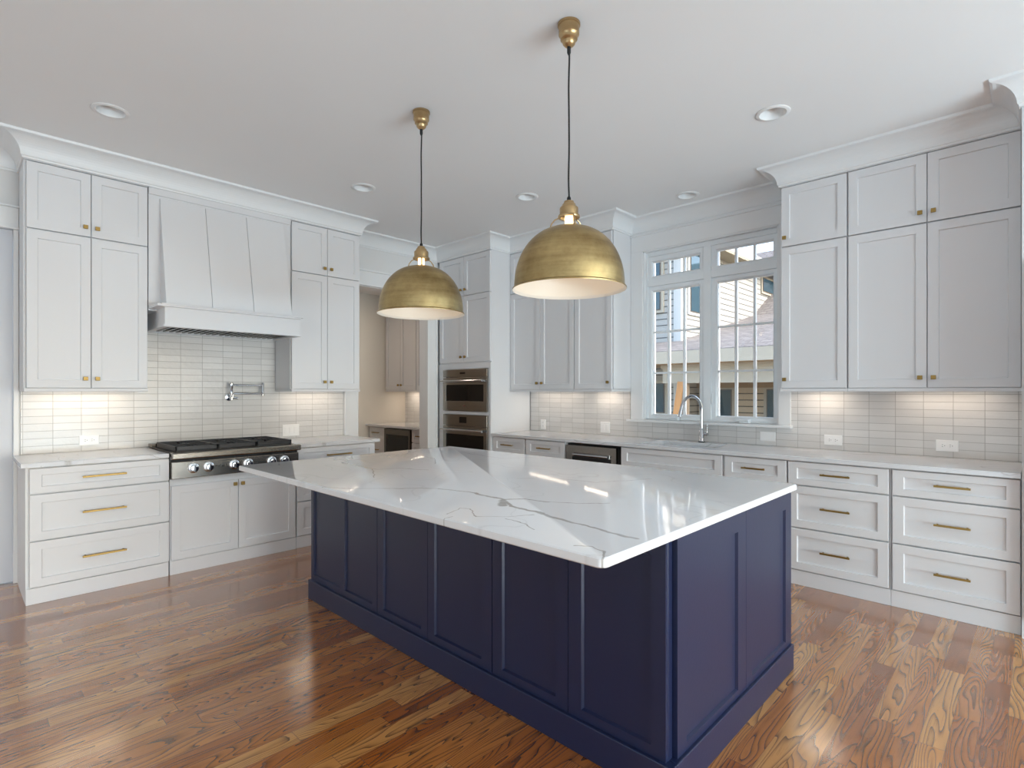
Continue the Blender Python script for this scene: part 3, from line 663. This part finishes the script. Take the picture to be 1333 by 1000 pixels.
wbox(b, -2.79, -1.573, fy0-.005, 4.95, 2.715, 2.758); wbox(b, -2.79, -1.573, fy0-.005, 4.95, 1.10, 1.112)
wbox(b, -2.212, -2.142, fy0-.008, 4.95, 1.112, 2.715)
wbox(b, -2.79, -2.212, fy0-.006, 4.95, 2.418, 2.482); wbox(b, -2.142, -1.573, fy0-.006, 4.95, 2.418, 2.482)
b.build('window_frame', 'winframe', rw, bevel=.003)
def sash(x0, x1, z0, z1, g, gz, nh, handle):
    b = B(); R4 = lambda a, c, d, e, y: [(a-ox, y-oy, d-oz), (c-ox, y-oy, d-oz), (c-ox, y-oy, e-oz), (a-ox, y-oy, e-oz)]
    k = .012
    rg = [R4(x0, x1, z0, z1, 4.94), R4(x0, x1, z0, z1, 4.858), R4(g[0]-k, g[1]+k, gz[0]-k, gz[1]+k, 4.858), R4(g[0], g[1], gz[0], gz[1], 4.87), R4(g[0], g[1], gz[0], gz[1], 4.925), R4(g[0]-k, g[1]+k, gz[0]-k, gz[1]+k, 4.94), R4(x0, x1, z0, z1, 4.94)]
    b.loops(rg, False, False); bmesh.ops.remove_doubles(b.b, verts=b.b.verts, dist=1e-5)
    s = b.build('window_sash', 'winframe', rw)
    p = B(); p.box(g[0]-ox, g[1]-ox, 4.895-oy, 4.901-oy, gz[0]-oz, gz[1]-oz); p.build('pane', 'glass', s)
    m = B()
    for k in (1, 2):
        xx = g[0]+(g[1]-g[0])*k/3; wbox(m, xx-.009, xx+.009, 4.880, 4.915, gz[0], gz[1])
        if nh: zz = gz[0]+(gz[1]-gz[0])*k/3; wbox(m, g[0], g[1], 4.881, 4.914, zz-.009, zz+.009)
    m.build('muntins', 'winframe', s)
    if handle:
        hb = B(); xx = handle; wbox(hb, xx-.04, xx+.045, 4.795, 4.857, 1.096, 1.122); wbox(hb, xx-.06, xx+.05, 4.772, 4.835, 1.118, 1.132); hb.build('crank_handle', 'winframe', s, bevel=.006)
sash(-2.789, -2.213, 1.112, 2.417, gl[0], zl, True, -2.49)
sash(-2.141, -1.574, 1.112, 2.417, gl[1], zl, True, -1.83)
sash(-2.789, -2.213, 2.483, 2.714, gl[0], zt_, False, None)
sash(-2.141, -1.574, 2.483, 2.714, gl[1], zt_, False, None)
b = B(); b.box(-2.135-ox, -2.12-ox, 4.835-oy, 4.85-oy, 1.26-oz, 1.36-oz); b.build('sash_lock', 'winframe', rw, bevel=.004)

# ------------------------------------------------------------------ kitchen island
IX0, IX1, IY0, IY1 = -3.46, -.872, 1.665, 2.895
r = thing('kitchen_island', 'navy blue panelled kitchen island in the middle of the oak floor', 'kitchen island', (-2.166, 2.28, 0))
ix = lambda x: x+2.166
iy = lambda y: y-2.28
B().box(ix(IX0+.02), ix(IX1-.02), iy(IY0+.02), iy(IY1-.02), 0, .883).build('body', 'navy', r)
def panels(x0, x1, z0, z1, recs, zr0, zr1, d=.011, t=.021):
    """one framed board on local plane y=0 (facing -y) with recessed panels"""
    b = B(); xs = [x0]+[v for q in recs for v in q]+[x1]
    b.box(x0, x1, 0, t, z0, zr0).box(x0, x1, 0, t, zr1, z1)
    for i in range(0, len(xs), 2): b.box(xs[i], xs[i+1], 0, t, zr0, zr1)
    for a, c in recs:
        b.box(a, c, d, t, zr0, zr1)
        e = .006
        b.prism([(a, 0.0), (a+e, d), (a, d)], zr0, zr1, axis='z'); b.prism([(c, 0.0), (c, d), (c-e, d)], zr0, zr1, axis='z')
        b.prism([(0.0, zr0), (d, zr0), (d, zr0+e)], a, c, axis='x'); b.prism([(0.0, zr1), (d, zr1-e), (d, zr1)], a, c, axis='x')
    return b
for x0, x1, recs in ((-3.46, -2.6615, [(-3.429, -3.083), (-3.022, -2.712)]), (-2.6565, -2.197, [(-2.600, -2.251)]), (-2.194, -1.7325, [(-2.143, -1.800)]), (-1.7275, -1.3065, [(-1.668, -1.368)]), (-1.3035, -.892, [(-1.242, -.948)])):
    b = panels(ix(x0), ix(x1), .126, .883, [(ix(a), ix(c)) for a, c in recs], .163, .815)
    bmesh.ops.translate(b.b, verts=b.b.verts, vec=(0, iy(IY0), 0)); b.build('side_panel', 'navy', r)
b = panels(0, .6035, .126, .883, [(.066, .520)], .155, .80); b2 = panels(.6055, 1.185, .126, .883, [(.672, 1.105)], .155, .80)
for q, nm in ((b, 'end_panel'), (b2, 'end_panel')):
    for v in q.b.verts: x, y, z = v.co; v.co = (ix(IX1)-y, iy(1.710)+x, z)
    q.build(nm, 'navy', r)
B().box(ix(IX1-.06), ix(IX1-.018), iy(IY0+.012), iy(1.709), .0, .883).build('corner_post', 'navy', r, bevel=.002)
b = B(); b.box(ix(IX0-.015), ix(IX1+.013), iy(IY0-.015), iy(IY0+.021), 0, .126).box(ix(IX1-.022), ix(IX1+.013), iy(IY0+.021), iy(IY1), 0, .126).box(ix(IX0-.015), ix(IX0+.02), iy(IY0+.021), iy(IY1), 0, .126)
b.build('base_moulding', 'navy', r, bevel=.004)
B().box(ix(IX0), ix(IX0+.021), iy(IY0+.021), iy(IY1), .126, .883).build('left_end_panel', 'navy', r)
for k in range(3):
    x0 = IX0+.025+k*.847
    b = shaker(ix(x0), ix(x0+.84), .13, .875, 0); 
    for v in b.b.verts: v.co.y = iy(IY1)-v.co.y*1.0-.0
    b.build('door', 'navy', r)
b = B(); rr = .022
ring = lambda e, z: [(px_, py_, z) for px_, py_, _ in rrect(-1.354+e, 1.354-e, -.842+e, .842-e, rr, 0)]
b.loops([ring(.004, 0), ring(0, .004), ring(0, .026), ring(.004, .030)])
o = b.build('island_countertop', 'quartz_island', loc=(-2.203, 2.081, .884), smooth=True)
tag(o, 'large white veined quartz top on the navy island', 'countertop')

# ------------------------------------------------------------------ tall panel at the right edge
r = thing('tall_cabinet', 'tall white cabinet side cut off by the right edge of the photo', 'cabinet', (.45, 4.81, 0))
b = B(); b.box(-.505, .55, -.668, -.012, 0, 2.96); b.build('body', 'cab', r)
for x0 in (-.49, .03):
    shaker(x0, x0+.51, .112, 2.10, -.69).build('door', 'cab', r)

# ------------------------------------------------------------------ pendant lamps
def pendant(label, x, y):
    r = thing('pendant_lamp', label, 'pendant lamp', (x, y, 1.85), 0, 'brass dome pendants over the island'); z = lambda q: q-1.85
    b = B(); b.lathe([(.053, z(3.0995)), (.053, z(3.090)), (.048, z(3.087)), (.048, z(3.048)), (.043, z(3.042)), (.040, z(3.036)), (.040, z(3.026)), (.031, z(3.018)), (.029, z(3.006)), (.022, z(2.998)), (.012, z(2.99))], seg=40); b.build('canopy', 'brassbright', r, smooth=True)
    pts = [(math.sin(k*.35)*.0022, math.cos(k*.43)*.0018, z(2.995-(2.995-2.262)*k/40)) for k in range(41)]
    B().tube(pts, .0042, 8).build('cord', 'cord', r, smooth=True)
    B().lathe([(.009, z(2.993)), (.009, z(2.965)), (.005, z(2.955))], seg=16).build('strain_relief', 'cord', r, smooth=True)
    B().lathe([(.005, z(2.29)), (.0095, z(2.282)), (.0095, z(2.255))], seg=16).build('strain_relief', 'cord', r, smooth=True)
    b = B(); b.lathe([(.012, z(2.270)), (.022, z(2.266)), (.026, z(2.255)), (.031, z(2.252)), (.033, z(2.244)), (.042, z(2.236)), (.0435, z(2.232)), (.0435, z(2.201)), (.050, z(2.199)), (.052, z(2.193)), (.050, z(2.188)), (.040, z(2.188)), (.036, z(2.20))], seg=40); b.build('socket_cup', 'brassbright', r, smooth=True)
    bo = B(); bo.lathe([(.018, z(2.20)), (.020, z(2.19)), (.020, z(2.155)), (.028, z(2.12)), (.032, z(2.09)), (.024, z(2.06)), (.006, z(2.05))], seg=24); bo.build('bulb', 'bulb', r, smooth=True)
    for k in range(3):
        a = k*2*PI/3+math.radians(205)
        p = [(math.cos(a)*q, math.sin(a)*q, zz) for q, zz in ((.049, z(2.192)), (.068, z(2.186)), (.085, z(2.168)), (.093, z(2.146)), (.095, z(2.116)))]
        b = B(); b.tube(p, .0032, 8); b.lathe([(.0065, z(2.136)), (.0065, z(2.112))], (math.cos(a)*.095, math.sin(a)*.095, 0), 10); b.build('bracket', 'brassbright', r, smooth=True)
    R0, zb, H = .258, 1.868, .277
    outer = [(R0*max(math.cos(t), 0)**.82, zb+H*math.sin(t)) for t in (k*PI/2/20 for k in range(21))]
    outer = [(q, w_) for q, w_ in outer if q > .05]+[(.046, zb+H*.998)]
    prof = [(.266, 1.850), (.2675, 1.854), (.264, 1.859), (.2585, 1.861)]+outer
    b = B(); b.lathe([(q, z(w_)) for q, w_ in prof]+[(.044, z(prof[-1][1]-.002))], seg=72, cap=False); sh = b.build('shade', 'brass', r, smooth=True)
    inn = [(.044, prof[-1][1]-.002)]+[(q-.003, w_-.003) for q, w_ in outer[::-1][1:]]+[(.2555, 1.861), (.264, 1.852), (.266, 1.850)]
    b = B(); b.lathe([(q, z(w_)) for q, w_ in inn], seg=72, cap=False); tag(b.build('shade_lining', 'shadein', sh, smooth=True), 'cream white inside of the shade')
    l = lamp('pendant_bulb_light', 'POINT', (x, y, 2.06), .36, (1, .86, .70), .03); l.parent = r; l.location = (0, 0, z(2.035))
    return r
pendant('brass dome pendant on a black cord, the nearer and larger of the two', -1.578, 2.02)
pendant('brass dome pendant on a black cord, farther back by the pantry opening', -2.728, 2.02)

# recessed downlights
for x, y, lab in ((-4.09, .685, 'recessed ceiling light above the left upper cabinets, farthest left'), (-1.171, 3.54, 'recessed ceiling light at the right, in front of the right-hand uppers'), (-4.088, 2.427, 'recessed ceiling light just left of the far pendant cord'), (-3.24, 3.547, 'recessed ceiling light left of the near pendant cord, before the oven tower'), (-2.2, 4.499, 'recessed ceiling light right above the sink window')):
    r = thing('recessed_light', lab, 'ceiling light', (x, y, ZC), 0, 'round recessed ceiling lights')
    b = B(); b.lathe([(.098, -.0005), (.098, -.004), (.094, -.007), (.077, -.008), (.074, -.004), (.071, .03), (.058, .072)], seg=48, cap=False); b.build('trim_ring', 'lightwhite', r, smooth=True)
    B().lathe([(.0, .0655), (.02, .060), (.038, .062), (.050, .070), (.057, .073), (.057, .08), (0, .08)][1:], seg=40).build('lens', 'lens', r, smooth=True)

# under-cabinet strip lights
WARM = (1, .83, .66)
def strip(label, wall, a, L, dist=.12, e=.85):
    f, rz = WALLS[wall]; x, y = f(a); r = thing('under_cabinet_light', label, 'light', (x, y, 1.392), rz, 'under-cabinet strip lights')
    B().box(-L/2, L/2, -dist-.012, -dist+.012, -.006, .002).build('housing', 'lightwhite', r)
    l = lamp('strip_light', 'AREA', (0, 0, 0), e, WARM, (L, .02), (0, 0, -1)); l.parent = r; l.location = (0, -dist, -.0075)
strip('warm strip light under the upper cabinet left of the hood', 'A', .70, .5)
strip('warm strip light under the upper cabinet right of the hood', 'A', 2.52, .5)
strip('warm strip light under the upper cabinet by the oven tower', 'B', -3.88, .6)
strip('warm strip light under the narrow cabinet left of the window', 'B', -3.2, .3)
strip('warm strip light under the narrow cabinet right of the window', 'B', -1.2, .28)
strip('warm strip light under the wide cabinet at the far right', 'B', -.45, .5)

# ------------------------------------------------------------------ pantry beyond the opening
UP_W['B'] = .357
wall_cabinet('pantry upper cabinet with two doors seen through the cased opening', 'B', -6.888, -6.132, [(-6.882, -6.512, -6.545), (-6.508, -6.138, -6.475)], zt=2.52, ztop=2.56, group='pantry upper cabinets', rows=1)
wall_cabinet('pantry upper cabinet beside the two-door one, mostly hidden by the casing', 'B', -6.130, -5.432, [(-6.126, -5.785, -5.82), (-5.781, -5.436, -5.75)], zt=2.52, ztop=2.56, group='pantry upper cabinets', rows=1)
base_cabinet('pantry drawer base left of the beverage cooler', 'B', -6.888, -6.482, bank(-6.87, -6.49, .16), group='pantry base cabinets')
base_cabinet('pantry drawer base right of the beverage cooler', 'B', -5.852, -5.432, bank(-5.845, -5.44, .16), group='pantry base cabinets')
slab('countertop', 'pantry quartz counter over the beverage cooler', -6.895, -5.43, 4.13, 4.808)
r = thing('beverage_cooler', 'steel framed glass-door beverage cooler in the pantry', 'refrigerator', (-6.167, 4.19, 0))
b = B(); b.box(-.305, -.285, 0, .58, .02, .87).box(.285, .305, 0, .58, .02, .87).box(-.285, .285, .56, .58, .02, .87).box(-.285, .285, 0, .56, .02, .10).box(-.285, .285, 0, .56, .845, .87); b.build('body', 'rubber', r)
b = B(); b.box(-.303, -.262, -.03, -.002, .10, .868).box(.262, .303, -.03, -.002, .10, .868).box(-.262, .262, -.03, -.002, .10, .14).box(-.262, .262, -.03, -.002, .79, .868); dr = b.build('door_frame', mat('dark_steel', srgb(96, 90, 84), .3, 1), r, bevel=.002)
B().box(-.262, .262, -.02, -.014, .14, .79).build('door_glass', 'coolerglass', dr)
for k, x0 in enumerate((-.20, -.02, .13)):
    B().box(x0, x0+.055, .012, .03, .11, .74).build('rack_post', 'lens', r)
for zz in (.3, .45, .62): B().box(-.14, .13, .014, .5, zz, zz+.03).build('rack_shelf', 'lens', r)
plate('wall_outlet', 'small outlet plate on the pantry backsplash', 'B', -6.42, 1.02, .075, .114, 'outlet_v')
strip('warm strip light under the pantry upper cabinet', 'B', -6.5, .5, e=1.3)
r = thing('ceiling_lamp', 'flush ceiling lamp inside the pantry, hidden above the opening', 'ceiling light', (-6.15, 3.4, 2.78))
B().lathe([(.12, -.001), (.12, -.03), (.10, -.05), (.02, -.055)], seg=32).build('diffuser', 'lens', r, smooth=True)
l = lamp('pantry_light', 'AREA', (0, 0, 0), 6, (1, .84, .70), (.22, .22), (0, 0, -1)); l.parent = r; l.location = (0, 0, -.06)

# ------------------------------------------------------------------ outdoors: the neighbouring house
struct('ground_yard', B().box(-40, 20, 5.0, 60, -.6, -.3), 'ground')
hs = thing('neighbour_house', 'white lap-sided house with a shingled porch seen through the window', 'house', (-8.05, 16, -.3))
hx = lambda x: x+8.05
hy = lambda y: y-16
hz = lambda z: z+.3
def hbox(b, x0, x1, y0, y1, z0, z1): return b.box(hx(x0), hx(x1), hy(y0), hy(y1), hz(z0), hz(z1))
hbox(B(), -18, -8.05, 16, 34, -.3, 6.3).build('wall', 'siding', hs)
b = B(); hbox(b, -8.28, -8.03, 15.97, 16.14, -.3, 6.3); hbox(b, -8.2, -8.02, 15.96, 16.3, -.3, 6.3); b.build('corner_board', 'extwhite', hs)
b = B(); hbox(b, -8.4, -7.45, 15.4, 21.0, 6.08, 6.16); b.build('soffit', mat('soffit_tan', srgb(150, 140, 116), .8), hs)
b = B(); hbox(b, -7.50, -7.44, 15.4, 34, 6.16, 6.42); b.build('fascia', 'extwhite', hs)
b = B(); b.prism([(hx(-7.44), hz(6.40)), (hx(-14), hz(9.8)), (hx(-14), hz(9.6)), (hx(-7.6), hz(6.3))], hy(15.3), hy(34)); b.build('main_roof', 'shingle', hs)
b = B(); b.prism([(hy(14.0), hz(2.52)), (hy(22.1), hz(4.40)), (hy(30), hz(8.8)), (hy(30), hz(8.6)), (hy(22.1), hz(4.25)), (hy(14.0), hz(2.42))], hx(-15), hx(2.5), axis='x'); b.build('porch_roof', 'shingle', hs)
b = B(); hbox(b, -15, 2.5, 13.94, 14.0, 2.16, 2.5); b.build('porch_fascia', 'exttrim', hs)
b = B(); hbox(b, -7.86, 2.5, 14.5, 14.75, 1.62, 2.04); hbox(b, -7.9, 2.5, 14.46, 14.79, 2.04, 2.15); b.build('porch_beam', 'exttrim', hs)
b = B(); hbox(b, -8.04, 2.5, 17.1, 17.2, 1.5, 1.85); b.build('porch_header', mat('header_brown', srgb(140, 116, 86), .8), hs)
b = B(); hbox(b, -15, 2.5, 14.0, 17.2, 2.15, 2.18); b.build('porch_ceiling', mat('porch_ceiling_brown', srgb(150, 126, 96), .8), hs)
hbox(B(), -8.04, 2.5, 17.2, 17.4, -.3, 2.6).build('porch_wall', 'sidingtan', hs)
hbox(B(), -7.42, -7.15, 14.5, 14.75, -.3, 1.62).build('porch_column', mat('column_tan', srgb(172, 152, 130), .6), hs)
def hwin(x0, x1, y0, y1, z0, z1, face, nm='window', trim='exttrim', fw=.12):
    b = B()
    if face == 'y':
        hbox(b, x0-fw, x1+fw, y0-.06, y0, z0-fw, z1+fw); f = b.build(nm, trim, hs)
        hbox(B(), x0-.03, x1+.03, y0-.08, y0-.05, z0-.03, z1+.03).build('frame', 'extdark', f)
        hbox(B(), x0, x1, y0-.09, y0-.07, z0, z1).build('pane', 'extglass', f)
    else:
        hbox(b, x0, x0+.06, y0-fw, y1+fw, z0-fw, z1+fw); f = b.build(nm, trim, hs)
        hbox(B(), x0+.05, x0+.08, y0-.03, y1+.03, z0-.03, z1+.03).build('frame', 'extdark', f)
        hbox(B(), x0+.07, x0+.09, y0, y1, z0, z1).build('pane', 'extglass', f)
hwin(-9.5, -8.74, 16, 16, 4.05, 5.6, 'y'); hwin(-8.05, 0, 16.55, 17.6, 3.98, 6.0, 'x', trim='extwhite'); hwin(-8.05, 0, 23.0, 24.2, 5.5, 6.0, 'x')
hwin(-9.5, -8.6, 16, 16, .72, 1.62, 'y')
hwin(-7.85, -6.93, 17.2, 17.2, -.25, 1.42, 'y', 'porch_door', 'exttrim'); hwin(-5.82, -4.9, 17.2, 17.2, -.25, 1.42, 'y', 'porch_door', 'exttrim')
b = B(); b.box(-.09, .09, -.02, .02, 0, 1.98)
o = b.build('lumber_board', 'pine', loc=(-7.40, 14.1, -.298)); o.rotation_euler = (math.radians(-8), math.radians(5), 0)
tag(o, 'long orange pine board leaning against the neighbour porch beam', 'lumber')
